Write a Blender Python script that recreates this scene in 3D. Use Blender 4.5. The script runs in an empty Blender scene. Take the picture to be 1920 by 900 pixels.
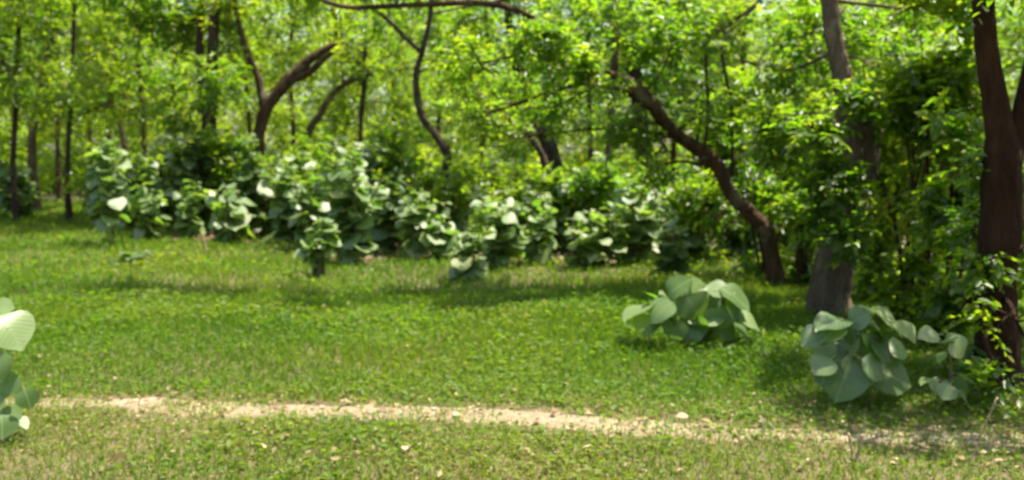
import bpy, math, numpy as np
from mathutils import Vector, Matrix
# ---------------------------------------------------------------- camera, sky, sun, exposure
SC = bpy.context.scene
COL = SC.collection
H_CAM, F_PX, HORIZON = 1.5, 1598.0, 300.0          # photo is 1920x900
PITCH = math.atan((450 - HORIZON) / F_PX)
cam_d = bpy.data.cameras.new('camera'); cam = bpy.data.objects.new('camera', cam_d); COL.objects.link(cam)
cam.location = (0, 0, H_CAM); cam.rotation_euler = (math.pi / 2 - PITCH, 0, 0)
cam_d.sensor_width = 36; cam_d.lens = 36 * F_PX / 1920; cam_d.clip_end = 2000; cam_d.clip_start = .05
cam_d.dof.use_dof = True; cam_d.dof.focus_distance = 1.7; cam_d.dof.aperture_fstop = 3.5   # the phone missed its focus
SC.camera = cam
SUN_AZ, SUN_EL = math.radians(75), math.radians(73)
w = bpy.data.worlds.new('World'); SC.world = w; w.use_nodes = True
nt = w.node_tree; bg = nt.nodes['Background']
sky = nt.nodes.new('ShaderNodeTexSky'); sky.sky_type = 'NISHITA'; sky.sun_disc = False
sky.sun_elevation = SUN_EL; sky.sun_rotation = SUN_AZ; sky.air_density = 1.3; sky.dust_density = 3.0
nt.links.new(sky.outputs[0], bg.inputs[0]); bg.inputs[1].default_value = 0.10
sun_d = bpy.data.lights.new('sun', 'SUN'); sun_d.energy = 5.0; sun_d.angle = math.radians(.53); sun_d.color = (1, .92, .78)
sun = bpy.data.objects.new('sun', sun_d); COL.objects.link(sun)
sdir = Vector((math.sin(SUN_AZ) * math.cos(SUN_EL), math.cos(SUN_AZ) * math.cos(SUN_EL), math.sin(SUN_EL)))
sun.rotation_euler = sdir.to_track_quat('Z', 'Y').to_euler(); sun.location = sdir * 60
vs = SC.view_settings; vs.view_transform = 'Standard'; vs.look = 'None'; vs.gamma = 1; vs.use_curve_mapping = False
vs.exposure = 1.45
SC.cycles.use_denoising = True
SC.cycles.max_bounces = 8; SC.cycles.diffuse_bounces = 4; SC.cycles.glossy_bounces = 2; SC.cycles.transmission_bounces = 4
SC.cycles.sample_clamp_indirect = 6

rng = np.random.default_rng(11)
# ---------------------------------------------------------------- pixel -> place
def ray(px, py):
    a, b = (px - 960) / F_PX, -(py - 450) / F_PX
    c, s = math.cos(PITCH), math.sin(PITCH)
    return np.array([a, c + b * s, -s + b * c])
def P(px, py, d):
    r = ray(px, py); return np.array([0, 0, H_CAM]) + r * (d / r[1])
def depth_at(py): return -H_CAM / ray(960, py)[2] * ray(960, py)[1]
def gz(x, y):
    x = np.asarray(x, float); y = np.asarray(y, float)
    return .022 * np.sin(x * 1.1 + .6 * y) + .018 * np.sin(y * 1.6 - .5 * x + 1.2) + .012 * np.sin(x * 2.3 + 2)
def ground(px, py):
    p = P(px, py, depth_at(py)); p[2] = float(gz(p[0], p[1])); return p
def hash2(i, j, s):
    v = np.sin(i * 127.1 + j * 311.7 + s * 74.7) * 43758.5453
    return v - np.floor(v)
def noise2(x, y, s=0):
    i, j = np.floor(x), np.floor(y); u, v = x - i, y - j
    u = u * u * (3 - 2 * u); v = v * v * (3 - 2 * v)
    return (hash2(i, j, s) * (1 - u) + hash2(i + 1, j, s) * u) * (1 - v) + (hash2(i, j + 1, s) * (1 - u) + hash2(i + 1, j + 1, s) * u) * v
def fbm(x, y, s=0): return .55 * noise2(x, y, s) + .3 * noise2(2.1 * x, 2.1 * y, s + 5) + .15 * noise2(4.3 * x, 4.3 * y, s + 9)
def norm(v): return v / (np.linalg.norm(v, axis=-1, keepdims=True) + 1e-9)
# ---------------------------------------------------------------- materials
def nodes_of(name):
    m = bpy.data.materials.new(name); m.use_nodes = True; t = m.node_tree; t.nodes.clear()
    def N(kind, **kw):
        n = t.nodes.new(kind)
        for k, v in kw.items():
            if k in n.inputs: n.inputs[k].default_value = v
            else: setattr(n, k, v)
        return n
    return m, t, N, t.links.new
def ramp(N, stops):
    r = N('ShaderNodeValToRGB'); e = r.color_ramp.elements
    while len(e) < len(stops): e.new(.5)
    for q, (p, c) in zip(e, stops): q.position = p; q.color = (*c, 1)
    return r
def leaf_mat(name, stops, tstops, tfac=.56, rough=.36, spec=.55, by_object=False, veins=False):
    m, t, N, L = nodes_of(name)
    if by_object: src = N('ShaderNodeObjectInfo').outputs['Random']
    else: src = N('ShaderNodeAttribute', attribute_name='tint').outputs['Fac']
    r1, r2 = ramp(N, stops), ramp(N, tstops); L(src, r1.inputs[0]); L(src, r2.inputs[0])
    pb = N('ShaderNodeBsdfPrincipled', Roughness=rough); pb.inputs['Specular IOR Level'].default_value = spec
    tr = N('ShaderNodeBsdfTranslucent'); mx = N('ShaderNodeMixShader'); mx.inputs[0].default_value = tfac
    out = N('ShaderNodeOutputMaterial')
    c1, c2 = r1.outputs[0], r2.outputs[0]
    if veins:
        uv = N('ShaderNodeAttribute', attribute_name='lc')            # leaf coordinates: along, across
        sx = N('ShaderNodeSeparateXYZ'); L(uv.outputs['Vector'], sx.inputs[0])
        ab = N('ShaderNodeMath', operation='ABSOLUTE'); L(sx.outputs[1], ab.inputs[0])
        m1 = N('ShaderNodeMath', operation='MULTIPLY_ADD'); L(ab.outputs[0], m1.inputs[0]); m1.inputs[1].default_value = -.8; L(sx.outputs[0], m1.inputs[2])
        m2 = N('ShaderNodeMath', operation='MULTIPLY'); L(m1.outputs[0], m2.inputs[0]); m2.inputs[1].default_value = 56
        sn = N('ShaderNodeMath', operation='SINE'); L(m2.outputs[0], sn.inputs[0])
        gt = N('ShaderNodeMapRange'); L(sn.outputs[0], gt.inputs[0]); gt.inputs[1].default_value = .8; gt.inputs[2].default_value = 1; gt.inputs[4].default_value = .75
        mid = N('ShaderNodeMapRange'); L(ab.outputs[0], mid.inputs[0]); mid.inputs[1].default_value = .03; mid.inputs[2].default_value = .005
        mxv = N('ShaderNodeMath', operation='MAXIMUM'); L(gt.outputs[0], mxv.inputs[0]); L(mid.outputs[0], mxv.inputs[1])
        vm = N('ShaderNodeMix', data_type='RGBA', blend_type='MIX'); L(mxv.outputs[0], vm.inputs[0]); L(c1, vm.inputs[6])
        vm.inputs[7].default_value = (.20, .27, .10, 1); c1 = vm.outputs[2]
        ns = N('ShaderNodeTexNoise', Scale=9.0, Detail=4.0); L(uv.outputs['Vector'], ns.inputs['Vector'])
        dm = N('ShaderNodeMapRange'); L(ns.outputs[0], dm.inputs[0]); dm.inputs[1].default_value = .62; dm.inputs[2].default_value = .72; dm.inputs[4].default_value = .85
        bl = N('ShaderNodeMix', data_type='RGBA'); L(dm.outputs[0], bl.inputs[0]); L(c1, bl.inputs[6]); bl.inputs[7].default_value = (.14, .12, .045, 1); c1 = bl.outputs[2]
        bp = N('ShaderNodeBump', Strength=.12, Distance=.002); L(sn.outputs[0], bp.inputs['Height']); L(bp.outputs[0], pb.inputs['Normal'])
    L(c1, pb.inputs['Base Color']); L(c2, tr.inputs[0])
    L(pb.outputs[0], mx.inputs[1]); L(tr.outputs[0], mx.inputs[2]); L(mx.outputs[0], out.inputs[0])
    return m
def bark_mat(name, a, b, c, scale=9.0, lichen=(.2, .19, .12), lf=.2):
    m, t, N, L = nodes_of(name)
    tc = N('ShaderNodeTexCoord'); mp = N('ShaderNodeMapping'); mp.inputs['Scale'].default_value = (1, 1, .28); L(tc.outputs['Object'], mp.inputs[0])
    n1 = N('ShaderNodeTexNoise', Scale=scale, Detail=8.0, Roughness=.65); L(mp.outputs[0], n1.inputs['Vector'])
    v = N('ShaderNodeTexVoronoi', Scale=scale * 2.6, feature='DISTANCE_TO_EDGE'); L(mp.outputs[0], v.inputs['Vector'])
    r = ramp(N, [(.3, a), (.52, b), (.75, c)]); L(n1.outputs[0], r.inputs[0])
    n2 = N('ShaderNodeTexNoise', Scale=3.0, Detail=5.0); L(tc.outputs['Object'], n2.inputs['Vector'])
    mr = N('ShaderNodeMapRange'); L(n2.outputs[0], mr.inputs[0]); mr.inputs[1].default_value = .56; mr.inputs[2].default_value = .66; mr.inputs[4].default_value = lf * 3
    mx = N('ShaderNodeMix', data_type='RGBA'); L(mr.outputs[0], mx.inputs[0]); L(r.outputs[0], mx.inputs[6]); mx.inputs[7].default_value = (*lichen, 1)
    hm = N('ShaderNodeMath', operation='MULTIPLY_ADD'); L(v.outputs[0], hm.inputs[0]); hm.inputs[1].default_value = 1.5; L(n1.outputs[0], hm.inputs[2])
    bp = N('ShaderNodeBump', Strength=.9, Distance=.025); L(hm.outputs[0], bp.inputs['Height'])
    pb = N('ShaderNodeBsdfPrincipled', Roughness=.9); pb.inputs['Specular IOR Level'].default_value = .12; L(mx.outputs[2], pb.inputs['Base Color']); L(bp.outputs[0], pb.inputs['Normal'])
    L(pb.outputs[0], N('ShaderNodeOutputMaterial').inputs[0]); return m
def soil_mat(name, stops, sc=2.2, bump=.02):
    m, t, N, L = nodes_of(name)
    tc = N('ShaderNodeTexCoord')
    n1 = N('ShaderNodeTexNoise', Scale=sc, Detail=9.0, Roughness=.68); L(tc.outputs['Object'], n1.inputs['Vector'])
    n2 = N('ShaderNodeTexNoise', Scale=sc * 22, Detail=6.0, Roughness=.7); L(tc.outputs['Object'], n2.inputs['Vector'])
    ad = N('ShaderNodeMath', operation='MULTIPLY_ADD'); L(n2.outputs[0], ad.inputs[0]); ad.inputs[1].default_value = .5
    sb = N('ShaderNodeMath', operation='MULTIPLY'); L(n1.outputs[0], sb.inputs[0]); sb.inputs[1].default_value = .55; L(sb.outputs[0], ad.inputs[2])
    r = ramp(N, stops); L(ad.outputs[0], r.inputs[0])
    bp = N('ShaderNodeBump', Strength=.9, Distance=bump); L(n2.outputs[0], bp.inputs['Height'])
    pb = N('ShaderNodeBsdfPrincipled', Roughness=.95); L(r.outputs[0], pb.inputs['Base Color']); L(bp.outputs[0], pb.inputs['Normal'])
    L(pb.outputs[0], N('ShaderNodeOutputMaterial').inputs[0]); return m
G0, G1, G2 = (.04, .08, .010), (.075, .125, .014), (.12, .16, .02)
T0, T1, T2 = (.13, .32, .006), (.25, .46, .009), (.44, .56, .014)
M = dict(
    mid=leaf_mat('leaf_green', [(0, G0), (.6, G1), (1, G2)], [(0, T0), (.6, T1), (1, T2)]),
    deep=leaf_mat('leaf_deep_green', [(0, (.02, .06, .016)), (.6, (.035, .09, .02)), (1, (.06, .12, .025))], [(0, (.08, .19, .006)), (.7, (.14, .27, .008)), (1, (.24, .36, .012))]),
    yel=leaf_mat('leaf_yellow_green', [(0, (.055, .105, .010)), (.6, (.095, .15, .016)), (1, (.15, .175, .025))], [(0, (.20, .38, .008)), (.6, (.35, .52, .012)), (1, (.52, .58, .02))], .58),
    mid1=leaf_mat('leaf_green_single', [(0, G0), (.6, G1), (1, G2)], [(0, T0), (.6, T1), (1, T2)], by_object=True),
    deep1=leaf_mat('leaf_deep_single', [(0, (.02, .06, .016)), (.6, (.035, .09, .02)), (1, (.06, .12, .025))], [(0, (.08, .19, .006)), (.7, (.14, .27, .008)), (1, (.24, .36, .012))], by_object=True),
    broad=leaf_mat('broad_leaf', [(0, (.085, .15, .038)), (.5, (.135, .21, .06)), (.85, (.175, .25, .08)), (1, (.22, .26, .06))], [(0, (.16, .36, .02)), (1, (.34, .52, .035))], .4, .5, .95, True, True),
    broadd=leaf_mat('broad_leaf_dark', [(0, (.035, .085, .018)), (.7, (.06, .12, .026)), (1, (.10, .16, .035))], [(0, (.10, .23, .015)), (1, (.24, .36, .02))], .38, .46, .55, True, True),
    grass=leaf_mat('grass_leaf', [(0, (.036, .09, .006)), (.5, (.074, .142, .010)), (.8, (.13, .165, .02)), (.93, (.19, .18, .055)), (1, (.32, .26, .13))], [(0, (.12, .29, .005)), (.6, (.24, .41, .008)), (.85, (.34, .38, .02)), (1, (.3, .25, .09))], .45, .55, .28),
    dry=leaf_mat('dry_leaf', [(0, (.16, .085, .035)), (.5, (.30, .19, .09)), (1, (.52, .42, .27))], [(0, (.2, .1, .03)), (1, (.4, .3, .14))], .2, .7, .3),
    dry1=leaf_mat('dry_leaf_single', [(0, (.16, .085, .04)), (.5, (.30, .20, .10)), (1, (.45, .36, .23))], [(0, (.2, .1, .03)), (1, (.4, .3, .14))], .2, .7, .3, True),
    bark=bark_mat('bark_brown', (.028, .017, .008), (.062, .038, .019), (.12, .08, .046)),
    bark_red=bark_mat('bark_reddish', (.012, .006, .0025), (.028, .014, .006), (.052, .029, .014), 7, lf=.0),
    bark_grey=bark_mat('bark_grey', (.045, .033, .021), (.10, .075, .049), (.18, .142, .098), 8),
    bark_dark=bark_mat('bark_dark', (.02, .015, .011), (.05, .037, .026), (.09, .07, .05), 10, lf=.08),
    stem=bark_mat('green_stem', (.07, .075, .03), (.12, .11, .05), (.17, .14, .075), 20),
    straw=bark_mat('straw', (.28, .21, .11), (.40, .31, .17), (.5, .42, .26), 20),
    soil=soil_mat('forest_soil', [(.3, (.045, .036, .015)), (.5, (.10, .075, .034)), (.7, (.19, .14, .075))], .8),
    path=soil_mat('path_earth', [(.3, (.16, .118, .06)), (.5, (.30, .23, .135)), (.68, (.44, .36, .235))], 2.4, .03),
)
# ---------------------------------------------------------------- mesh helpers
def mesh_np(name, V, loops, counts, mat, tint=None, smooth=False, lc=None):
    me = bpy.data.meshes.new(name)
    me.vertices.add(len(V)); me.vertices.foreach_set('co', np.ascontiguousarray(V, np.float32).ravel())
    me.loops.add(len(loops)); me.loops.foreach_set('vertex_index', np.ascontiguousarray(loops, np.int32))
    me.polygons.add(len(counts)); st = np.concatenate([[0], np.cumsum(counts)[:-1]])
    me.polygons.foreach_set('loop_start', st.astype(np.int32)); me.polygons.foreach_set('loop_total', np.asarray(counts, np.int32))
    if smooth: me.polygons.foreach_set('use_smooth', np.ones(len(counts), bool))
    me.update(calc_edges=True)
    if tint is not None:
        a = me.attributes.new('tint', 'FLOAT', 'POINT'); a.data.foreach_set('value', np.ascontiguousarray(tint, np.float32))
    if lc is not None:
        a = me.attributes.new('lc', 'FLOAT_VECTOR', 'POINT'); a.data.foreach_set('vector', np.ascontiguousarray(lc, np.float32).ravel())
    me.materials.append(mat); return me
def link(name, me, parent=None, origin=None):
    o = bpy.data.objects.new(name, me); COL.objects.link(o)
    if parent is not None: o.parent = parent
    return o
def empty(name, loc, label, cat, group=None):
    o = bpy.data.objects.new(name, None); COL.objects.link(o); o.location = loc; o.empty_display_size = .2
    tag(o, label, cat, group); return o
def tag(o, label, cat, group=None):
    o['label'] = label; o['category'] = cat
    if group: o['group'] = group
LEAF6 = (np.array([[0, 0, 0], [.32, .5, .09], [.72, .36, .05], [1, 0, -.12], [.72, -.36, .05], [.32, -.5, .09]]), [[0, 1, 2, 3], [0, 3, 4, 5]])
LEAF4 = (np.array([[0, 0, 0], [.45, .5, .08], [1, 0, -.08], [.45, -.5, .08]]), [[0, 1, 2], [0, 2, 3]])
BLADE = (np.array([[0, .5, 0], [0, -.5, 0], [.55, -.4, .06], [.55, .4, .06], [1, 0, -.1]]), [[0, 1, 2, 3], [3, 2, 4]])
def leaves_mesh(name, pos, ax, nr, ln, wd, tint, mat, tpl):
    T, F = tpl; ax = norm(ax); side = norm(np.cross(nr, ax)); nr = np.cross(ax, side); n = len(pos)
    V = pos[:, None, :] + ax[:, None, :] * (T[None, :, 0:1] * ln[:, None, None]) + side[:, None, :] * (T[None, :, 1:2] * wd[:, None, None]) + nr[:, None, :] * (T[None, :, 2:3] * ln[:, None, None])
    k = len(T); lp = np.concatenate([np.array(f) for f in F]); cn = np.array([len(f) for f in F])
    loops = (np.arange(n)[:, None] * k + lp[None, :]).ravel()
    return mesh_np(name, V.reshape(-1, 3), loops, np.tile(cn, n), mat, np.repeat(np.clip(tint, 0, 1), k))
def catmull(pts, n):
    pts = np.array(pts, float); q = np.vstack([2 * pts[0] - pts[1], pts, 2 * pts[-1] - pts[-2]]); out = []
    for i in range(1, len(q) - 2):
        p0, p1, p2, p3 = q[i - 1:i + 3]
        for t in np.linspace(0, 1, n, endpoint=False):
            out.append(.5 * (2 * p1 + (p2 - p0) * t + (2 * p0 - 5 * p1 + 4 * p2 - p3) * t * t + (3 * p1 - p0 - 3 * p2 + p3) * t ** 3))
    out.append(q[-2]); return np.array(out)
class Tubes:
    def __init__(s): s.V = []; s.L = []; s.C = []; s.n = 0
    def add(s, pts, sides=8, sub=4, rough=.0, flare=0.0, seed=0):     # pts rows: x, y, z, radius
        c = catmull(pts, sub) if sub > 1 else np.array(pts, float)
        X, R = c[:, :3], np.maximum(c[:, 3], .001); n = len(X)
        tg = norm(np.gradient(X, axis=0)); up = np.array([0, 1.0, 0]); rings = []
        u = norm(np.cross(tg[0], up if abs(tg[0][1]) < .9 else np.array([1.0, 0, 0])))
        th = np.linspace(0, 2 * np.pi, sides, endpoint=False)
        for i in range(n):
            u = norm(u - tg[i] * np.dot(u, tg[i])); v = np.cross(tg[i], u); rr = np.full(sides, R[i])
            if rough: rr = rr * (1 + rough * (1.3 * (noise2(np.cos(th) * 1.6 + 7 + seed, np.sin(th) * 1.6 + i * .45 + seed) - .5) + .9 * (noise2(np.cos(th) * 4 + seed, np.sin(th) * 4 + i * .3 + 3 * seed) - .5)))
            if flare and i < 6: rr = rr * (1 + flare * ((6 - i) / 6) ** 2 * (.5 + .5 * np.cos(th * 4 + seed)))
            rings.append(X[i] + np.outer(np.cos(th) * rr, u) + np.outer(np.sin(th) * rr, v))
        V = np.vstack(rings + [X[-1:] + tg[-1:] * R[-1] * .3]); b = s.n
        for i in range(n - 1):
            for j in range(sides):
                k = (j + 1) % sides; s.L += [b + i * sides + j, b + i * sides + k, b + (i + 1) * sides + k, b + (i + 1) * sides + j]; s.C.append(4)
        for j in range(sides): s.L += [b + (n - 1) * sides + j, b + (n - 1) * sides + (j + 1) % sides, b + n * sides]; s.C.append(3)
        s.V.append(V); s.n += len(V); return c
    def build(s, name, mat, parent, off=None):
        V = np.vstack(s.V)
        if off is not None: V = V - off
        return link(name, mesh_np(name, V, np.array(s.L), np.array(s.C), mat, smooth=True), parent)
# ---------------------------------------------------------------- foliage
def gapn(p, s):
    return np.sin(p[:, 0] * s + 1.3 * np.sin(p[:, 2] * s * .8)) + np.sin(p[:, 1] * s * 1.1 + 2 + np.sin(p[:, 0] * s)) + np.sin(p[:, 2] * s * 1.3 + .7 + np.sin(p[:, 1] * s * .9))
def clump(c, r, n, k, ln, gap=-.6, more=2.4):
    """n sprays of k leaves in an uneven ellipsoid -> pos, axis, normal, length, tint"""
    n = int(n * more); r = np.array([r[0], r[1], r[2]]) if np.ndim(r) else np.array([r, r, r * .8])
    u = norm(rng.normal(size=(n, 3))); rad = rng.random((n, 1)) ** .42 * (1 + .35 * (rng.random((n, 1)) - .4))
    p = c + u * rad * r; keep = gapn(p, 2.6 / max(.5, r.mean())) > gap; p, u = p[keep], u[keep]; n = len(p)
    d = norm(u * .6 + rng.normal(size=(n, 3)) * .55 + np.array([0, 0, -.12])); tl = ln * k * .3 * rng.uniform(.7, 1.3, n)
    side = norm(np.cross(d, [0, 0, 1.0])); t = (np.arange(k) + .5) / k
    pos = p[:, None] + d[:, None] * (tl[:, None, None] * (t[None, :, None] - .4)); pos[..., 2] -= (t ** 2)[None] * tl[:, None] * .22
    sg = np.where(np.arange(k) % 2 == 0, 1, -1)[None, :, None]
    ax = d[:, None] * .65 + side[:, None] * sg * .85 + rng.normal(size=(n, k, 3)) * .28 + np.array([0, 0, -.22])
    nr = np.array([0, 0, 1.0]) + rng.normal(size=(n, k, 3)) * .45 + d[:, None] * .1
    L = ln * rng.uniform(.6, 1.25, (n, k)) * (1 - .3 * np.abs(t - .5))[None]
    ti = .45 + .28 * rng.normal(size=(n, 1)) * .7 + .2 * rng.normal(size=(n, k)) + .12 * rng.normal()
    return pos.reshape(-1, 3), ax.reshape(-1, 3), nr.reshape(-1, 3), L.ravel(), ti.ravel()
_leafmesh = {}
def single_leaf_mesh(mat):
    if mat.name not in _leafmesh:
        V = []; F = []                                                 # ovate folded leaf, 24 triangles
        xs = [0, .08, .25, .48, .72, .9, 1]; ws = [.02, .22, .47, .5, .36, .14, .01]
        for x, h in zip(xs, ws):
            z = -.16 * x * x; V += [[x, h, z + .12 * h], [x, 0, z], [x, -h, z + .12 * h]]
        L = []
        for i in range(6):
            for j in (0, 1): a = 3 * i + j; L += [a, a + 1, a + 4, a + 3]
        _leafmesh[mat.name] = mesh_np('leaf', np.array(V), np.array(L), np.full(12, 4), mat, smooth=True)
    return _leafmesh[mat.name]
def frame_mat(p, ax, nr, ln, wd):
    ax = ax / np.linalg.norm(ax); s = np.cross(nr, ax); s = s / (np.linalg.norm(s) + 1e-9); n = np.cross(ax, s)
    return Matrix(((ax[0] * ln, s[0] * wd, n[0] * ln, p[0]), (ax[1] * ln, s[1] * wd, n[1] * ln, p[1]), (ax[2] * ln, s[2] * wd, n[2] * ln, p[2]), (0, 0, 0, 1)))
def to_px(p):
    c, s = math.cos(PITCH), math.sin(PITCH); q = p - np.array([0, 0, H_CAM])
    z = q[:, 1] * c - q[:, 2] * s; y = q[:, 1] * s + q[:, 2] * c
    return 960 + F_PX * q[:, 0] / z, 450 - F_PX * y / z, z
def crown(parent, base, clumps, mat, tpl, k=9, wr=.5, singles=0, smat=None, name='crown', gap=-.6):
    D = [clump(c, r, n, k, ln, gap) for c, r, n, ln in clumps]
    pos, ax, nr, L, ti = [np.concatenate(a) for a in zip(*D)]
    ok = pos[:, 2] > .05; pos, ax, nr, L, ti = pos[ok], ax[ok], nr[ok], L[ok], ti[ok]
    if singles:
        x, y, z = to_px(pos); sz = L * F_PX / z; sz[(x < 0) | (x > 1920) | (y < 0) | (y > 900)] = 0
        sel = np.argsort(-sz)[:singles]; sel = sel[sz[sel] > 9]; lm = single_leaf_mesh(smat)
        for i in sel:
            o = link('leaf', lm, parent); o.matrix_local = frame_mat(pos[i] - base, ax[i], nr[i], L[i], L[i] * wr)
        kp = np.ones(len(pos), bool); kp[sel] = False; pos, ax, nr, L, ti = pos[kp], ax[kp], nr[kp], L[kp], ti[kp]
    o = link(name, leaves_mesh(name, pos - base, ax, nr, L, L * wr, ti, mat, tpl), parent); o['kind'] = 'stuff'
    return o
def wpts(pts, d0=None):
    out = []
    for p in pts:
        px, py, wpx, d = p if len(p) == 4 else (*p, d0)
        out.append([*P(px, py, d), wpx / 2 / F_PX * d])
    return out
def tree(name, label, pts, clumps, bark, leaf, d=None, limbs=(), group=None, cat='tree', tpl=LEAF6, singles=0, smat=None, sides=12, k=9, gap=-.6, rough=.22, wr=.5, ground_base=True):
    """pts: px, py, width px(, depth); first point is put on the ground. clumps: px, py, depth, radius, sprays, leaf length"""
    W = wpts(pts, d)
    g = float(gz(W[0][0], W[0][1]))
    if ground_base:
        if W[0][2] > g + .3: W.insert(0, [W[0][0], W[0][1], g - .05, W[0][3] * 1.15])
        else: W[0][2] = g - .05
    base = np.array([W[0][0], W[0][1], g])
    t = empty(name, base, label, cat, group)
    tb = Tubes(); cc = tb.add(W, sides, 5, rough, .5, rng.uniform(0, 20)); tb.build('trunk', M[bark], t, base)
    axes = [cc]
    for lp in limbs:
        tb = Tubes(); axes.append(tb.add(wpts(lp, d), 8, 5, rough * .7, 0, rng.uniform(0, 20))); tb.build('branch', M[bark], t, base)
    allp = np.vstack(axes); CL = []
    for c in clumps:
        px, py, dd, r, n, ln = c; n = n * .3 if py < -60 and dd > 12 else n * 1.3 if dd > 12 else n; p = P(px, py, dd); CL.append((p, r, n, ln))
        dist = np.linalg.norm(allp[:, :3] - p, axis=1) + np.maximum(0, allp[:, 2] - p[2]) * 1.2 + (allp[:, 2] < g + .6) * 2; a = allp[int(np.argmin(dist))]
        r0 = min(a[3] * .5, .022); mid = (a[:3] + p) / 2 + np.array([0, 0, .14 * np.linalg.norm(a[:3] - p)]) + rng.normal(size=3) * .14 * np.linalg.norm(a[:3] - p)
        tb = Tubes(); tb.add([[*a[:3], r0], [*mid, r0 * .75], [*p, r0 * .45]], 5, 4)
        rr = r if np.ndim(r) else (r, r, r * .8)
        for _ in range(7):
            e = p + norm(rng.normal(size=3)) * np.array(rr) * .85; tb.add([[*((mid + p) / 2 if _ % 3 == 0 else p), r0 * .4], [*((p + e) / 2 + rng.normal(size=3) * .06), r0 * .3], [*e, .002]], 4, 2)
        tb.build('branch', M[bark], t, base)
    if CL: crown(t, base, CL, M[leaf], tpl, k, wr, singles, M[smat] if smat else None, gap=gap)
    return t
# ---------------------------------------------------------------- the setting
gx = np.concatenate([np.linspace(-400, -30, 14), np.arange(-28, 28.01, .35), np.linspace(30, 400, 14)])
gy = np.concatenate([np.linspace(-200, -8, 8), np.arange(-6, 45.01, .3), np.linspace(48, 500, 18)])
X, Y = np.meshgrid(gx, gy); Z = gz(X, Y); nx, ny = len(gx), len(gy)
I = np.arange(nx * ny).reshape(ny, nx); Q = np.stack([I[:-1, :-1], I[:-1, 1:], I[1:, 1:], I[1:, :-1]], -1).reshape(-1)
o = link('ground', mesh_np('ground', np.stack([X, Y, Z], -1).reshape(-1, 3), Q, np.full((nx - 1) * (ny - 1), 4), M['soil'], smooth=True)); o['kind'] = 'structure'
# footpath: centre line from the photo, real width about half a metre
PC = np.array([ground(a, b)[:2] for a, b in [(-500, 735), (-100, 748), (270, 758), (500, 772), (700, 783), (900, 788), (1100, 797), (1300, 803), (1500, 812), (1720, 822), (2000, 835), (2400, 850)]])
def path_y(x): return np.interp(x, PC[:, 0], PC[:, 1])
def path_hw(x): return .155 + .17 * (fbm(x * 1.3, x * 0 + 3.3, 2) - .35) + np.where(x < -2.3, -.09, 0) + np.where(x > 1.2, -.04, 0)
px_ = np.arange(-6.5, 6.5, .04); nv = 9; rows = []
for x in px_:
    yc, hw = float(path_y(x)), max(.05, float(path_hw(x)))
    for j in range(nv):
        s = (j / (nv - 1) - .5) * 2; e = hw + .09 * (float(noise2(np.array(x * 7.0), np.array(j * .01 + (s > 0) * 9.0), 4)) - .5)
        yy = yc + s * e; rows.append([x, yy, float(gz(x, yy)) + .009 - .03 * max(0, abs(s) - .8) / .2 * .7 - .004 * (1 - s * s) + .006 * float(noise2(np.array(x * 12), np.array(yy * 12), 8))])
n = len(px_); I = np.arange(n * nv).reshape(n, nv); Q = np.stack([I[:-1, :-1], I[1:, :-1], I[1:, 1:], I[:-1, 1:]], -1).reshape(-1)
o = link('path', mesh_np('path', np.array(rows), Q, np.full((n - 1) * (nv - 1), 4), M['path'], smooth=True)); o['kind'] = 'structure'
# grass and low weeds: denser and finer near the camera
def lawn_mask(x, y):
    m = .9 * np.ones_like(x)
    dp = np.abs(y - path_y(x)) / np.maximum(.05, path_hw(x))
    m *= np.clip((dp - .45 - .5 * fbm(x * 2.5, y * 2.5, 61)) / 1.5, .0, 1)
    m = np.where((dp > .0) & (dp < 1.2), np.maximum(m, .05 + np.clip((fbm(x * 2.2, y * 2.2, 31) - .5) * 4, 0, .5)), m)
    m = np.where((np.abs(x + .1) < 1.1) & (dp < .8), m * .45, m)
    m = np.where((x < -1.5) | (x > 1.3), np.maximum(m, .55 * (fbm(x * 2.1, y * 2.1, 33) > .42)), m)
    m *= np.where(y < 5.0, np.clip(.5 + 1.1 * (fbm(x * 1.7, y * 1.7, 21)), 0, 1), 1)                 # thin, dry foreground
    far = np.where(x > -3.0, 11.8 + 1.4 * (fbm(x * .4, y * .1, 3) - .5) * 2, np.where(x > -6.5, 14.5, 30.0))
    m *= np.clip(1 - (y - far) / 1.2, .06, 1)
    return m
def scatter(n, y0, y1, wide, weed):
    y = y0 + (y1 - y0) * rng.random(n) ** wide; x = (rng.random(n) * 2 - 1) * (y * .66 + .9); k = rng.random(n) < lawn_mask(x, y) * (np.clip(.55 + 2.4 * (fbm(x * .8 + 9, y * .8, 71) - .5), .12, 1) if weed else 1); return x[k], y[k]
parts = []
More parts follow.
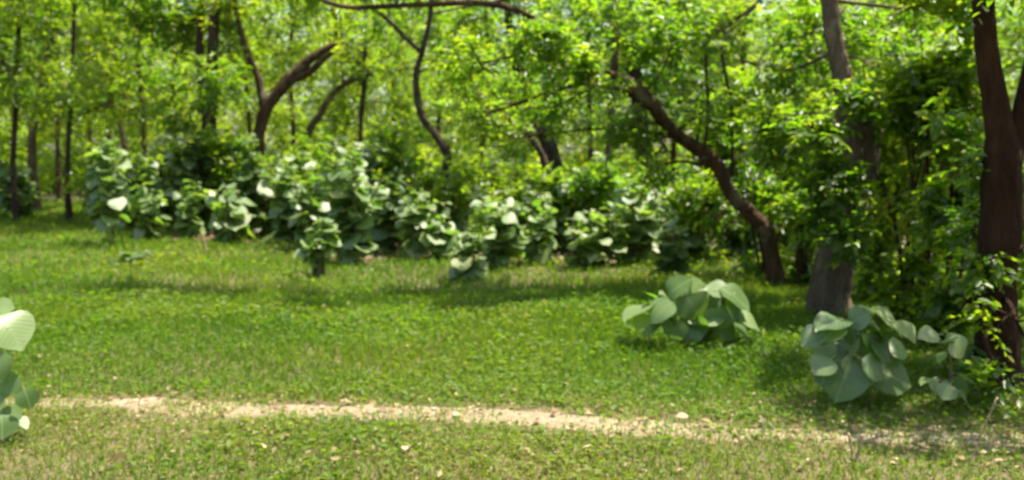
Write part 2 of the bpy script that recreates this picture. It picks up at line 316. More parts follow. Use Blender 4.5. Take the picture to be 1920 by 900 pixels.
def grass_layer(n, y0, y1, wide, kind):
    x, y = scatter(n, y0, y1, wide, kind == 'weed'); m = len(x); z = gz(x, y); sc = np.clip(y / 6.5, .75, 3.2); big = fbm(x * .9, y * .9, 14)
    if kind == 'blade':
        h = (.05 + .075 * rng.random(m)) * (.55 + .9 * big) * sc ** .55 * np.where(y < 5.2, .75, 1.0); ax = np.stack([rng.normal(size=m) * .5, rng.normal(size=m) * .5, np.ones(m)], -1)
        nr = rng.normal(size=(m, 3)); nr[:, 2] *= .3; wd = .0065 * sc * rng.uniform(.7, 1.4, m); pos = np.stack([x, y, z - .004], -1); tp = BLADE
    else:
        h = (.02 + .045 * rng.random(m) ** 1.6) * sc ** .8 * (.6 + .8 * big); a = rng.random(m) * 6.283; ax = np.stack([np.cos(a), np.sin(a), rng.normal(size=m) * .35 + .1], -1)
        nr = np.stack([rng.normal(size=m) * .4, rng.normal(size=m) * .4, np.ones(m)], -1); wd = h * rng.uniform(.4, .7, m)
        pos = np.stack([x, y, z + .012 + rng.random(m) ** 1.4 * .085 * (.4 + big) * sc ** .5 * np.where(y < 5.2, .6, 1.0)], -1); tp = LEAF4
    ti = np.minimum(.43 + .42 * (fbm(x * .6, y * .6, 40) - .5) * 2 + np.where((x < -2.2) & (y > 6), .08, 0) + .15 * rng.normal(size=m) + np.where(y < 5.3, .10, 0), .78) + np.where(rng.random(m) < np.where(y < 5.3, .10, .018), .5, 0)
    parts.append((pos, ax, nr, h, wd, ti, tp))
grass_layer(130000, 3.2, 9.0, .9, 'weed'); grass_layer(190000, 3.2, 9.0, .9, 'blade')
grass_layer(60000, 9.0, 31, 1.5, 'weed'); grass_layer(150000, 9.0, 31, 1.5, 'blade')
Vs, Ls, Cs, Ts, off = [], [], [], [], 0
for pos, ax, nr, h, wd, ti, tp in parts:
    me = leaves_mesh('tmp', pos, ax, nr, h, wd, ti, M['grass'], tp)
    nv_ = len(me.vertices); a = np.empty(nv_ * 3, np.float32); me.vertices.foreach_get('co', a); l = np.empty(len(me.loops), np.int32); me.loops.foreach_get('vertex_index', l)
    c = np.empty(len(me.polygons), np.int32); me.polygons.foreach_get('loop_total', c); q = np.empty(nv_, np.float32); me.attributes['tint'].data.foreach_get('value', q)
    Vs.append(a.reshape(-1, 3)); Ls.append(l + off); Cs.append(c); Ts.append(q); off += nv_; bpy.data.meshes.remove(me)
o = link('grass', mesh_np('grass', np.vstack(Vs), np.concatenate(Ls), np.concatenate(Cs), M['grass'], np.concatenate(Ts)))
o['kind'] = 'stuff'; tag(o, 'bright green grass and low weeds covering the clearing', 'grass')
# dry leaf litter under the trees
n = 15000; y = 9.5 + 26 * rng.random(n); x = (rng.random(n) * 2 - 1) * (y * .66 + 1); k = (rng.random(n) > lawn_mask(x, y) * 1.3) & (fbm(x * .5, y * .5, 50) > .36); x, y = x[k], y[k]; m = len(x)
a = rng.random(m) * 6.283; h = .08 + .1 * rng.random(m)
o = link('leaf_litter', leaves_mesh('leaf_litter', np.stack([x, y, gz(x, y) + .01 + .02 * rng.random(m)], -1), np.stack([np.cos(a), np.sin(a), rng.normal(size=m) * .2], -1), np.stack([rng.normal(size=m) * .3, rng.normal(size=m) * .3, np.ones(m)], -1), h, h * .5, rng.random(m), M['dry'], LEAF4))
o['kind'] = 'stuff'; tag(o, 'brown dry fallen leaves under the trees behind the saplings', 'leaf litter')
n = 2600; x = rng.uniform(-5, 5, n); y = path_y(x) + rng.normal(size=n) * .32 - .1 * (rng.random(n) < .3); m = n; a = rng.random(m) * 6.283; h = .012 + .05 * rng.random(m) ** 2.5
o = link('path_litter', leaves_mesh('path_litter', np.stack([x, y, gz(x, y) + .014 + .012 * rng.random(m)], -1), np.stack([np.cos(a), np.sin(a), rng.normal(size=m) * .25], -1), np.stack([rng.normal(size=m) * .4, rng.normal(size=m) * .4, np.ones(m)], -1), h, h * rng.uniform(.15, .8, m), rng.random(m), M['dry'], LEAF4))
o['kind'] = 'stuff'; tag(o, 'bits of dry leaf and straw strewn along the footpath', 'litter')
# ---------------------------------------------------------------- main trees
tree('forked_tree', 'thick reddish brown forked trunk rising beside the shaded footpath end', [(1866, 738, 106), (1866, 690, 86), (1868, 620, 75), (1871, 500, 69), (1877, 380, 66), (1880, 300, 64), (1870, 220, 47), (1855, 120, 41), (1845, 30, 38), (1838, -80, 35), (1820, -260, 34), (1800, -450, 24)],
     [(1880, -420, 6.2, .7, 50, .09), (2080, -380, 5.6, 1.0, 70, .09), (1960, -150, 5.0, .6, 50, .09), (2050, 150, 5.6, .6, 50, .09), (1905, 600, 5.15, .22, 14, .08), (1880, 720, 5.0, .22, 16, .08), (1830, 560, 5.7, .16, 9, .08), (1826, 310, 5.7, .18, 12, .08), (1832, 500, 5.4, .14, 9, .08), (1825, 420, 5.9, .2, 12, .08), (1820, 680, 5.5, .2, 14, .08), (1900, 460, 5.9, .25, 18, .08), (1790, -120, 7.0, .4, 16, .09), (2000, 480, 5.6, .4, 34, .09), (2150, -100, 6.4, .9, 80, .09), (2250, -250, 6.8, 1.0, 80, .09), (2050, -260, 6.6, .9, 70, .09)],  # unseen clumps off the right edge, added to shade ground beside the trunk
     'bark_red', 'mid', 5.5, [[(1882, 335, 50), (1902, 270, 44), (1926, 190, 41), (1950, 90, 39), (1975, 0, 37), (2010, -120, 36), (2050, -330, 24)]], tpl=LEAF6, singles=120, smat='mid1', sides=20)
tree('knotted_tree', 'stout grey brown trunk with a knotted burl, half hidden by hanging leaves', [(1553, 602, 88), (1556, 560, 76), (1562, 510, 70), (1570, 460, 66), (1588, 390, 62), (1605, 330, 64), (1610, 280, 60), (1594, 215, 46), (1580, 150, 38), (1566, 80, 32), (1556, 0, 28), (1548, -150, 22), (1555, -350, 14)],
     [(1470, 250, 8.5, .42, 60, .098), (1420, 120, 9.4, .6, 90, .098), (1520, 60, 9.0, .6, 90, .098), (1480, 380, 10.4, .5, 70, .098), (1545, 330, 7.5, .2, 22, .098), (1530, 400, 7.5, .16, 12, .098), (1610, 470, 7.3, .14, 9, .098), (1590, 430, 7.3, .17, 14, .098), (1650, 120, 8.6, .5, 50, .098), (1530, 250, 7.5, .22, 20, .098), (1582, 340, 7.4, .18, 15, .098), (1602, 170, 7.6, .2, 15, .098), (1560, -120, 8.6, .5, 16, .09), (1400, -100, 9.6, .5, 40, .09), (1720, 10, 9.2, .6, 50, .09), (1620, 230, 7.6, .16, 8, .098), (1350, 60, 9.2, .4, 50, .098), (1400, 290, 10.6, .5, 50, .098)],
     'bark_grey', 'mid', 8.0, [[(1604, 320, 50), (1622, 285, 44), (1637, 258, 40), (1644, 240, 26)]], tpl=LEAF6, singles=280, smat='mid1', sides=18, gap=-.15)
tree('leaning_tree', 'long crooked trunk leaning over the lawn, its limb arching along the canopy', [(1458, 548, 31, 9.8), (1448, 480, 29, 9.8), (1435, 430, 27, 9.8), (1405, 398, 27, 9.8), (1372, 366, 26, 9.8), (1350, 320, 25, 9.8), (1320, 286, 25, 9.8), (1280, 262, 24, 9.7), (1245, 228, 25, 9.6), (1222, 195, 25, 9.5), (1188, 160, 20, 9.4), (1140, 140, 18, 9.3), (1095, 126, 14, 9.2), (1060, 104, 13, 9.1), (1015, 48, 12, 9), (960, 16, 12, 8.9), (890, 5, 11, 8.8), (800, 8, 10, 8.7), (700, 13, 9, 8.6), (640, 12, 8, 8.5), (595, -4, 7, 8.5), (560, -20, 5, 8.5)],
     [(1000, 100, 9.4, .55, 80, .09), (900, 120, 9.6, .5, 70, .09), (890, 220, 10.2, .4, 46, .09), (1060, 190, 10.2, .5, 60, .09), (1160, 50, 9.5, .55, 80, .09), (1260, 90, 9.6, .55, 80, .09), (1340, 190, 9.4, .45, 60, .09), (1090, -60, 9.6, .6, 36, .09), (930, -110, 9.4, .5, 26, .09), (1270, -130, 10.4, .7, 34, .09), (650, -60, 9.2, .5, 46, .09), (720, -110, 9.6, .5, 46, .09), (560, -50, 9.6, .5, 46, .09), (480, -100, 9.8, .5, 40, .09), (400, -70, 10, .5, 36, .09), (1290, 200, 10.3, .35, 36, .09), (1230, 310, 10.2, .25, 26, .09), (1340, 410, 10.4, .4, 44, .09), (780, -70, 8.8, .4, 36, .09), (1020, 70, 8.6, .28, 36, .09), (1100, 120, 8.8, .22, 26, .09), (1250, 285, 9.2, .22, 24, .09), (1180, 240, 9.6, .3, 30, .09), (960, 260, 10.3, .3, 26, .09), (1312, 300, 9.5, .13, 9, .09), (1150, 150, 9.0, .16, 12, .09)],  # limb-end clumps, mostly above the view, added to cast shade on the lawn
     'bark', 'mid', 9.8, [[(1354, 350, 14), (1364, 325, 12), (1376, 305, 8)], [(890, 6, 8, 8.8), (930, 4, 7, 8.9), (1010, -30, 6, 8.9), (1080, -90, 5, 9)]], tpl=LEAF6, singles=280, smat='mid1', sides=16, gap=-.3)
tree('slender_tree', 'slim dark sinuous trunk bending like an S behind the saplings', [(830, 460, 17), (828, 390, 16), (834, 330, 16), (838, 290, 16), (815, 250, 15), (795, 225, 14), (783, 185, 13), (780, 140, 12), (792, 95, 11), (803, 50, 10), (809, 5, 9), (815, -80, 8), (830, -200, 5)],
     [(740, 30, 16, .7, 50, .11), (860, 40, 16, .8, 60, .11), (890, 130, 14.5, .6, 40, .11), (800, -110, 14, 1.1, 70, .12), (700, -60, 15, .8, 50, .12), (880, -160, 15, 1, 50, .12)],
     'bark_dark', 'mid', 15, [[(790, 98, 9), (760, 70, 8), (730, 40, 7), (700, 15, 5)]])
tree('broken_tree', 'thick curved brown trunk ending in a broken stump above the saplings', [(492, 450, 24), (489, 380, 23), (484, 300, 23), (486, 245, 23), (500, 205, 23), (520, 175, 22), (545, 145, 21), (575, 116, 19), (600, 98, 16), (622, 86, 11), (634, 82, 3)],
     [(430, 20, 18, .7, 44, .12), (500, 40, 19.6, .6, 36, .12), (560, -5, 19.6, .7, 44, .12), (440, -120, 18, 1.1, 60, .12), (470, 110, 18.4, .4, 20, .12)],
     'bark', 'yel', 18.2, [[(494, 200, 17), (485, 150, 14), (465, 100, 13), (450, 55, 11), (440, 0, 10), (428, -90, 7)], [(548, 150, 15), (580, 135, 14), (606, 112, 12), (622, 100, 8)]], sides=14)
tree('arching_tree', 'thin grey trunk arching right behind the broken trunk', [(560, 420, 15), (566, 330, 14), (578, 250, 13), (600, 215, 13), (615, 188, 12), (635, 166, 11), (665, 148, 9), (700, 138, 5)],
     [(690, 130, 20, .5, 18, .12), (650, 90, 20, .6, 20, .12)], 'bark_grey', 'yel', 20)
tree('tilted_tree', 'dark thick tilted trunk in the shade under the leafy canopy', [(1052, 440, 33), (1046, 350, 32), (1035, 285, 31), (1012, 230, 29), (992, 185, 26), (975, 140, 22), (960, 80, 18), (950, 0, 14)],
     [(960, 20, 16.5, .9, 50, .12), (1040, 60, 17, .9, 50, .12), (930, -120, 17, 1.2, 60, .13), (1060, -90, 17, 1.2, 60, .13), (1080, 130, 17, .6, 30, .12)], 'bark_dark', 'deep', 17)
tree('bent_sapling_tree', 'narrow dark stem bent left beside the tilted trunk', [(1038, 410, 15), (1024, 315, 14), (1002, 268, 12), (972, 237, 11), (940, 214, 9), (912, 192, 6)],
     [(915, 180, 14, .45, 24, .11), (955, 170, 14, .4, 18, .11)], 'bark_dark', 'mid', 14.5, sides=8)
tree('pale_tree', 'straight pale slim trunk standing right of the tilted dark trunk', [(1137, 425, 16), (1140, 310, 15), (1146, 230, 14), (1150, 170, 13), (1152, 80, 12), (1148, -50, 10)],
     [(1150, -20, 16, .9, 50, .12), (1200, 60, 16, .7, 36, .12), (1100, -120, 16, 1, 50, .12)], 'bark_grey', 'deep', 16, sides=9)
tree('shaded_tree', 'broad nearly black trunk standing deep in shade behind the crooked limb', [(1213, 430, 34), (1210, 300, 30), (1200, 220, 27), (1188, 120, 23), (1180, 0, 20), (1176, -150, 14)],
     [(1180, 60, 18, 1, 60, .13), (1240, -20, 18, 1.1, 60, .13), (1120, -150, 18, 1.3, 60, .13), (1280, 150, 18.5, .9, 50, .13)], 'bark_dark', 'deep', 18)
tree('twin_stem_tree', 'dark twin stemmed tree with dense deep green crown rising over saplings', [(395, 432, 30), (393, 330, 29), (392, 250, 27), (398, 120, 22), (402, 0, 20), (405, -140, 14)],
     [(330, 110, 19, .8, 60, .13), (290, 170, 19, .6, 30, .13), (400, 150, 17.2, .7, 44, .13), (360, 40, 18, .9, 54, .13), (410, 40, 18.5, .9, 50, .13), (300, 30, 18, .8, 44, .13), (390, -130, 18, 1.4, 80, .14), (250, -60, 18, 1.1, 50, .14), (385, 290, 17.4, .5, 40, .13), (300, -50, 18.3, 1.1, 46, .13), (220, -45, 18.4, 1.0, 46, .13), (330, 210, 18, .6, 36, .13)],  # high clumps to the left, mostly out of view, added to shade the grass
     'bark_dark', 'mid', 18, [[(393, 255, 20), (381, 180, 17), (373, 90, 14), (379, -10, 11), (370, -120, 8)]])
def near(px):
    for lim, t in [(140, 'by the bare dirt patch'), (300, 'beside the lone thin stemmed sapling'), (410, 'around the dark twin stemmed tree'), (570, 'round the foot of the broken curved trunk'), (690, 'around the tallest sapling'), (790, 'between the tallest sapling and the S shaped trunk'),
                   (900, 'below the S shaped dark trunk'), (1080, 'in front of the tilted dark trunk'), (1180, 'by the straight pale slim trunk'), (1320, 'below the crooked limb of the leaning trunk'), (1460, 'behind the bend of the leaning trunk'), (1700, 'behind the knotted trunk')]:
        if px < lim: return t
    return 'behind the forked trunk'
SL = [  # slim trees at the back: trunk points, depth, leaf kind, bark, crown
    ([(24, 305, 13), (32, 170, 12), (35, 60, 11), (36, -60, 9)], 20, 'mid', 'bark_dark', 'slim dark straight tree with low leafy boughs far behind the dark edge sapling'),
    ([(126, 325, 12), (132, 200, 11), (137, 110, 10), (140, -30, 9)], 20, 'yel', 'bark_dark', 'slim dark tree with yellow green leaves rising behind the bare dirt patch'),
    ([(60, 268, 18), (72, 190, 17), (85, 130, 15), (104, 30, 12)], 24, 'mid', 'bark_grey', 'pale grey trunk leaning right among thin dark trunks'),
    ([(268, 215, 11), (263, 150, 11), (258, 100, 10), (255, -20, 9)], 22, 'yel', 'bark', 'slim brown tree left of the twin stemmed tree with yellow green leaves'),
    ([(232, 262, 13), (204, 175, 13), (188, 85, 11), (176, -10, 8)], 26, 'yel', 'bark_grey', 'pale thin trunk leaning left far back in the wood'),
    ([(676, 245, 11), (683, 160, 11), (685, 60, 9), (686, -50, 8)], 20, 'yel', 'bark_dark', 'straight dark thin tree standing behind the tallest sapling'),
    ([(645, 225, 9), (643, 140, 8), (640, 40, 7)], 25, 'yel', 'bark', None), ([(628, 225, 8), (626, 150, 8), (630, 30, 7)], 25, 'yel', 'bark', None),
    ([(1262, 310, 14), (1268, 200, 13), (1272, 110, 12), (1276, -20, 9)], 20, 'mid', 'bark', None), ([(108, 275, 10), (109, 200, 9), (112, 60, 8)], 30, 'mid', 'bark', None),
    ([(740, 260, 10), (736, 180, 9), (742, 50, 8)], 30, 'yel', 'bark_grey', None), ([(905, 260, 12), (915, 150, 11), (910, 0, 9)], 24, 'mid', 'bark', None),
    ([(1108, 300, 13), (1104, 150, 12), (1100, -20, 9)], 22, 'mid', 'bark_dark', None), ([(200, 300, 10), (214, 150, 9), (210, 0, 8)], 32, 'yel', 'bark', None),
    ([(1400, 300, 14), (1392, 150, 12), (1400, -20, 9)], 20, 'yel', 'bark', None), ([(1500, 300, 14), (1512, 120, 12), (1505, -40, 9)], 17, 'mid', 'bark', None),
    ([(1690, 300, 14), (1682, 120, 13), (1690, -40, 9)], 14, 'mid', 'bark', None), ([(-60, 300, 16), (-50, 100, 14), (-55, -60, 9)], 19, 'mid', 'bark', None),
    ([(550, 250, 10), (545, 120, 9), (552, -10, 8)], 30, 'yel', 'bark', None), ([(330, 260, 10), (325, 150, 9), (332, 0, 8)], 34, 'yel', 'bark_grey', None),
    ([(170, 280, 9), (164, 180, 8), (170, 20, 7)], 36, 'yel', 'bark', None), ([(820, 270, 10), (826, 150, 9), (820, 0, 8)], 34, 'yel', 'bark', None),
    ([(1020, 270, 11), (1026, 150, 10), (1020, 0, 8)], 30, 'mid', 'bark', None), ([(1780, 250, 14), (1774, 100, 12), (1780, -60, 9)], 18, 'mid', 'bark', None),
    ([(1980, 250, 16), (1990, 100, 14), (1980, -60, 9)], 15, 'mid', 'bark', None), ([(1600, 250, 12), (1610, 100, 11), (1600, -60, 9)], 24, 'yel', 'bark', None),
    ([(1330, 270, 11), (1320, 150, 10), (1335, 0, 8)], 28, 'yel', 'bark', None), ([(470, 270, 10), (462, 150, 9), (470, 0, 8)], 27, 'yel', 'bark', None)]
for pts, d, lf, bk, lab in SL:
    pts = [(a, b, c * .82) for a, b, c in pts]; cl = []; x0, y0 = pts[-1][0], pts[-1][1]; xm = pts[len(pts) // 2][0]
    for _ in range(11):
        yy = rng.uniform(-70, 235); cl.append((xm + rng.normal() * 75, yy, d + rng.normal() * .9, rng.uniform(.55, 1.0), int(rng.uniform(18, 34)), .13 + .0015 * (d - 14)))
    cl.append((x0, y0 - 60, d, 1.2, 40, .14))
    tree('slim_tree', lab or 'thin %s %s leaved tree %s' % ({'bark': 'brown', 'bark_dark': 'dark', 'bark_grey': 'pale grey'}[bk], {'mid': 'green', 'yel': 'yellow green'}[lf], 'far back ' + near(pts[0][0]) if pts[0][0] != 740 else 'between the tallest sapling and S shaped trunk'), pts, cl, bk, lf, d, group='slim trees at the back of the wood', tpl=LEAF4, sides=8, rough=.15)
# ---------------------------------------------------------------- undergrowth bushes with small leaves
def bush(px, py, d, rpx, hpx, n, ln, leaf, label, group=None, tpl=LEAF4, name='bush', singles=0, stems=5, gap=-.6):
    x = P(px, 300, d)[0]; base = np.array([x, d, float(gz(x, d))]); t = empty(name, base, label, 'bush', group)
    R = rpx / F_PX * d; Hh = hpx / F_PX * d; cl = []
    for i in range(stems):
        e = np.array([rng.normal() * R * .55, rng.normal() * R * .5, Hh * rng.uniform(.45, .95)])
        tb = Tubes(); tb.add([[rng.normal() * .04, rng.normal() * .04, -.03, .02], [*(e * [.35, .35, .5] + rng.normal(size=3) * .04), .014], [*e, .005]], 5, 3); tb.build('stem', M['bark'], t)
        cl.append((base + e, (R * .55, R * .5, Hh * .3), n // (stems + 1), ln))
    cl.append((base + [0, 0, Hh * .36], (R * .8, R * .7, Hh * .36), n // 3, ln)); cl.append((base + [0, 0, Hh * .13], (R * .7, R * .6, Hh * .14), n // 7, ln))
    crown(t, base, cl, M[leaf], tpl, 8, .55, singles, M['mid1'] if singles else None, name='foliage', gap=gap); return t
BL = {'mid': 'small leaved green undergrowth bush', 'yel': 'sunlit yellow green undergrowth bush', 'deep': 'dark green bush in the shade below the crooked trunk'}; BG = 'undergrowth bushes behind the saplings'
for px, d, r, h, n, lf in [(100, 38, 60, 60, 90, 'mid'), (205, 22, 45, 110, 120, 'yel'), (30, 30, 50, 80, 80, 'yel'), (270, 26, 80, 110, 110, 'mid'), (545, 19, 65, 120, 130, 'yel'), (700, 18, 70, 150, 150, 'yel'), (620, 24, 80, 110, 110, 'mid'), (780, 22, 80, 130, 130, 'yel'),
                           (880, 17, 70, 140, 150, 'mid'), (970, 15, 60, 150, 160, 'yel'), (1080, 19, 80, 130, 130, 'yel'), (1170, 16, 60, 150, 150, 'mid'), (1290, 14, 70, 170, 170, 'mid'), (1390, 13, 60, 180, 170, 'deep'), (450, 24, 90, 120, 110, 'mid'), (-40, 26, 80, 100, 80, 'mid'),
                           (1240, 22, 80, 140, 110, 'yel'), (1480, 14, 80, 250, 200, 'yel'), (1640, 15, 90, 260, 200, 'yel'), (1790, 12, 90, 270, 190, 'mid'), (1960, 11, 90, 260, 160, 'mid'), (340, 30, 80, 90, 80, 'yel'), (830, 30, 90, 110, 90, 'yel'), (1000, 27, 90, 120, 90, 'mid'), (230, 20, 60, 130, 130, 'yel'), (590, 16, 60, 190, 170, 'mid'), (480, 19, 60, 140, 130, 'yel'), (150, 40, 70, 70, 110, 'mid'), (-10, 23, 50, 120, 110, 'mid'), (840, 14.5, 55, 150, 160, 'yel'), (1040, 14, 55, 170, 170, 'yel'), (1120, 13.5, 50, 150, 150, 'mid'), (1330, 12.5, 60, 170, 170, 'yel'), (740, 16, 60, 190, 160, 'mid'), (440, 17.2, 50, 170, 130, 'mid')]:
    bush(px, 0, d, r, h, n, .11 + .002 * d, lf, BL[lf] + (' ' + near(px) if lf != 'deep' else ''), BG)
for px, d, r, h, n, lf, lab in [(1722, 7.6, 80, 600, 440, 'yel', 'tall leafy shrub filling the gap between the knotted and forked trunks'), (1440, 10.8, 65, 320, 380, 'yel', 'bright yellow green shrub behind the crooked leaning trunk'), (1512, 9.8, 36, 190, 130, 'mid', 'low green shrub against the left foot of the knotted trunk'),
                                (1660, 8.9, 75, 440, 280, 'yel', 'sunlit shrub right behind the knotted trunk'), (1790, 6.6, 50, 400, 200, 'mid', 'leafy green shrub hugging the left side of the forked trunk')]:
    bush(px, 0, d, r, h, n, .1, lf, lab, None, LEAF6, 'tall_shrub', 220 if lf == 'mid' else 180, 8, gap=.1)
# far wood closing the view
FX = []
for i in range(720):
    d = rng.uniform(36, 58); x = rng.uniform(-.72, .72) * d; z = rng.random() ** 1.5 * 9.5 + .4
    FX.append(clump(np.array([x, d, z]), (1.9, 1.4, 1.2), 17, 8, .34, -.7))
pos, ax, nr, L, ti = [np.concatenate(a) for a in zip(*FX)]; ok = pos[:, 2] > .1
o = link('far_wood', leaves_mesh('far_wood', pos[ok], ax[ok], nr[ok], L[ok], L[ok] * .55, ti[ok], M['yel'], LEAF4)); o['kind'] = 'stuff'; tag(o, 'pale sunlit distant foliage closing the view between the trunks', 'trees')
# ---------------------------------------------------------------- broad-leaved saplings: every leaf its own object
def broad_mesh(i, mat):
    r = np.random.default_rng(100 + i); V = []; LC = []
    xs = [-.36, 0, .05, .14, .27, .42, .57, .71, .83, .93, 1.0]; ws = [.01, .02, .2, .35, .45, .49, .46, .38, .26, .12, .003]
    droop = r.uniform(.15, .45); wav = r.uniform(.02, .05); ph = r.uniform(0, 6)
    for k, (x, h) in enumerate(zip(xs, ws)):
        z = -droop * max(0, x) ** 2 + .05
        for v in (1, 0, -1):
            V.append([x, h * v, z + .16 * abs(v) * h + wav * abs(v) * math.sin(ph + k * 1.3 + (v > 0) * 1.7)]); LC.append([x, h * v, i * 3.7])
    L = []
    for a in range(10):
        for b in range(2): q = a * 3 + b; L += [q, q + 1, q + 4, q + 3]
    return mesh_np('broad_leaf', np.array(V), np.array(L), np.full(20, 4), mat, smooth=True, lc=np.array(LC))
SG = 'sapling with broad pale green leaves in the thicket behind the lawn'
BM = {k: [broad_mesh(i, M[k]) for i in range(5)] for k in ('broad', 'broadd')}
def sapling(label, px, py, top, half, stems, ln, kind='broad', group='broad leaved saplings along the lawn edge', thick=.012, dens=1.0, name='broadleaf_sapling', lean=0.0, bare=.12):
    if label is SG: label = ('dark green' if kind == 'broadd' else 'pale') + ' broad leaved thicket sapling ' + near(px)
    if py < 530: ln *= .8; dens *= .86
    base = ground(px, py); d = base[1]; Hh = max(.2, (py - top) / F_PX * d); R = half / F_PX * d
    t = empty(name, base, label, 'shrub' if 'shrub' in name else 'plant' if 'plant' in name else 'sapling', group); nl = 0
    for s in range(stems):
        a = s * 2.4 + rng.random(); sp = R * (.8 * math.sqrt((s + .3) / stems)) if stems > 1 else 0; hs = Hh * (.97 if s == 0 else rng.uniform(.55, .98))
        e = np.array([math.cos(a) * sp + lean, math.sin(a) * sp, hs - ln * .15]); b = np.array([math.cos(a) * .05 * (stems > 1), math.sin(a) * .05 * (stems > 1), -.03])
        m = (b + e) / 2 + np.array([-.2 * sp * math.cos(a), -.2 * sp * math.sin(a), .05 * hs]) + rng.normal(size=3) * .03
        tb = Tubes(); c = tb.add([[*b, thick * 1.3], [*m, thick], [*e, thick * .45]], 7, 6, .15); tb.build('stem', M['stem'], t)
        n = max(3, int(hs / (ln * .27) * dens)); a0 = rng.random() * 3
        for j in range(n):
            for op in (0, 1):
                if rng.random() < .14: continue
                f = min(1, bare + (1 - bare) * (j + .6 + rng.normal() * .45) / n); f = max(bare * .8, f); q = c[min(len(c) - 1, int(f * (len(c) - 1)))]
                th = a0 + j * 1.57 + op * math.pi + rng.normal() * .6; up = rng.uniform(-.6, .55) + .5 * max(0, f - .6)
                l = ln * (.42 + .7 * rng.random() ** 1.3) * (1 - .45 * max(0, f - .75) / .25); ax = np.array([math.cos(th), math.sin(th), up])
                nr = np.array([rng.normal() * .5 - math.cos(th) * up, rng.normal() * .5 - math.sin(th) * up, 1.0])
                o = link('leaf', BM[kind][rng.integers(5)], t); o.matrix_local = frame_mat(q[:3] + norm(ax) * l * .33 + np.array([0, 0, rng.uniform(-.02, .05)]), ax, nr, l, l * rng.uniform(1.15, 1.55)); nl += 1
    return t
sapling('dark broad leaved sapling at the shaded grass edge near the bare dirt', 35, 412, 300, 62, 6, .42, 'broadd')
sapling('pale leaved sapling on one thin stem standing alone in the grass', 208, 466, 245, 45, 3, .30, dens=1.3, bare=.3)
sapling('tall bushy sapling left of the dark twin stemmed tree', 308, 440, 235, 62, 6, .36)
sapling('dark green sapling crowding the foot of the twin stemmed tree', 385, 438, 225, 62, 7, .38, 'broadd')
sapling('sapling with a few large bright leaves before the twin stemmed tree', 432, 462, 345, 55, 4, .34)
sapling(SG, 500, 442, 300, 45, 4, .34); sapling(SG, 470, 446, 240, 50, 5, .32, 'broadd'); sapling(SG, 540, 452, 270, 55, 5, .32); sapling(SG, 250, 436, 280, 55, 5, .34); sapling(SG, 355, 452, 330, 45, 4, .3)
sapling('short leafy sapling on a thick twin stem at the lawn edge', 598, 524, 400, 42, 3, .22, thick=.026, bare=.5, dens=1.6)
sapling('tallest sapling with many whitish shiny leaves behind the thick twin stem', 662, 494, 250, 85, 8, .31)
sapling(SG, 585, 470, 305, 50, 5, .30); sapling(SG, 735, 474, 300, 55, 5, .30, 'broadd'); sapling(SG, 780, 484, 345, 55, 5, .28)
sapling('low rounded sapling whose leaves hang onto the lawn edge', 876, 524, 415, 60, 6, .22)
sapling('wide sapling with shiny leaves below the S shaped dark trunk', 935, 506, 345, 90, 8, .28)
sapling(SG, 1050, 476, 305, 60, 5, .30); sapling(SG, 1095, 506, 385, 60, 6, .25); sapling(SG, 1195, 498, 320, 70, 6, .28); sapling(SG, 1135, 500, 370, 50, 5, .26)
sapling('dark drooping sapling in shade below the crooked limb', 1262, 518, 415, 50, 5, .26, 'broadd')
sapling(SG, 1010, 500, 380, 50, 5, .26); sapling(SG, 690, 470, 330, 50, 5, .3, 'broadd'); sapling(SG, 830, 488, 370, 45, 5, .26)
for a in [(188, 425, 270, 40, 4, .32), (275, 452, 330, 50, 4, .3), (330, 420, 250, 60, 5, .36), (450, 425, 255, 60, 5, .36), (560, 440, 255, 60, 5, .34), (630, 455, 240, 60, 6, .33), (700, 450, 262, 60, 6, .33), (760, 455, 320, 60, 5, .3), (860, 470, 330, 60, 5, .3), (985, 465, 330, 60, 5, .3), (1100, 462, 325, 60, 5, .3), (1160, 470, 340, 60, 5, .3), (1230, 480, 350, 60, 5, .3), (1300, 490, 390, 55, 5, .26)]: sapling(SG, *a)
LG = None
def plant(name, label, cat, px, py, leaves, crown_px, kind='broad', stems=4):
    """leaves: px, py of the blade's centre, length px, direction in degrees; each hangs on its own stalk"""
    r = np.random.default_rng(int(px) + 7000); base = ground(px, py); d = base[1]; t = empty(name, base, label, cat); tops = []
    for q in range(stems):
        cx, cy = crown_px[q % len(crown_px)]; e = P(cx, cy, d + r.normal() * .07) - base; m = e * [.45, .45, .5] + r.normal(size=3) * .03; b = np.array([r.normal() * .03, r.normal() * .03, -.03])
        tb = Tubes(); tops.append(tb.add([[*b, .014], [*m, .011], [*e, .005]], 6, 6, .15)); tb.build('stem', M['stem'], t)
    ax_all = np.vstack(tops)[:, :3]
    for n_, (lx, ly, lp, an) in enumerate(leaves):
        a = math.radians(an + r.normal() * 8); l = lp / F_PX * d * (.74 + .16 * r.random()); dd = r.uniform(-.16, .1) - .1 * (math.sin(a) < -.3)
        c = P(lx, ly, d + dd) - base; ax = norm(np.array([math.cos(a), -.1 - .5 * r.random(), math.sin(a) * .7 - .12])); nr = np.array([r.normal() * .4, -.3 + .35 * r.normal(), 1.0])
        p0 = c - ax * l * .5; p0[2] = max(p0[2], .04); s0 = ax_all[int(np.argmin(np.linalg.norm(ax_all - p0, axis=1) + .6 * (ax_all[:, 2] > p0[2] + .02)))]
        o = link('leaf', BM['broadd' if r.random() < .25 else kind][r.integers(5)], t); o.matrix_local = frame_mat(p0, ax, nr, l, l * r.uniform(1.05, 1.4))
        tb = Tubes(); tb.add([[*s0, .005], [*((s0 + p0) / 2 + [0, 0, .02]), .004], [*p0, .003]], 5, 3); tb.build('leaf_stalk', M['stem'], t)
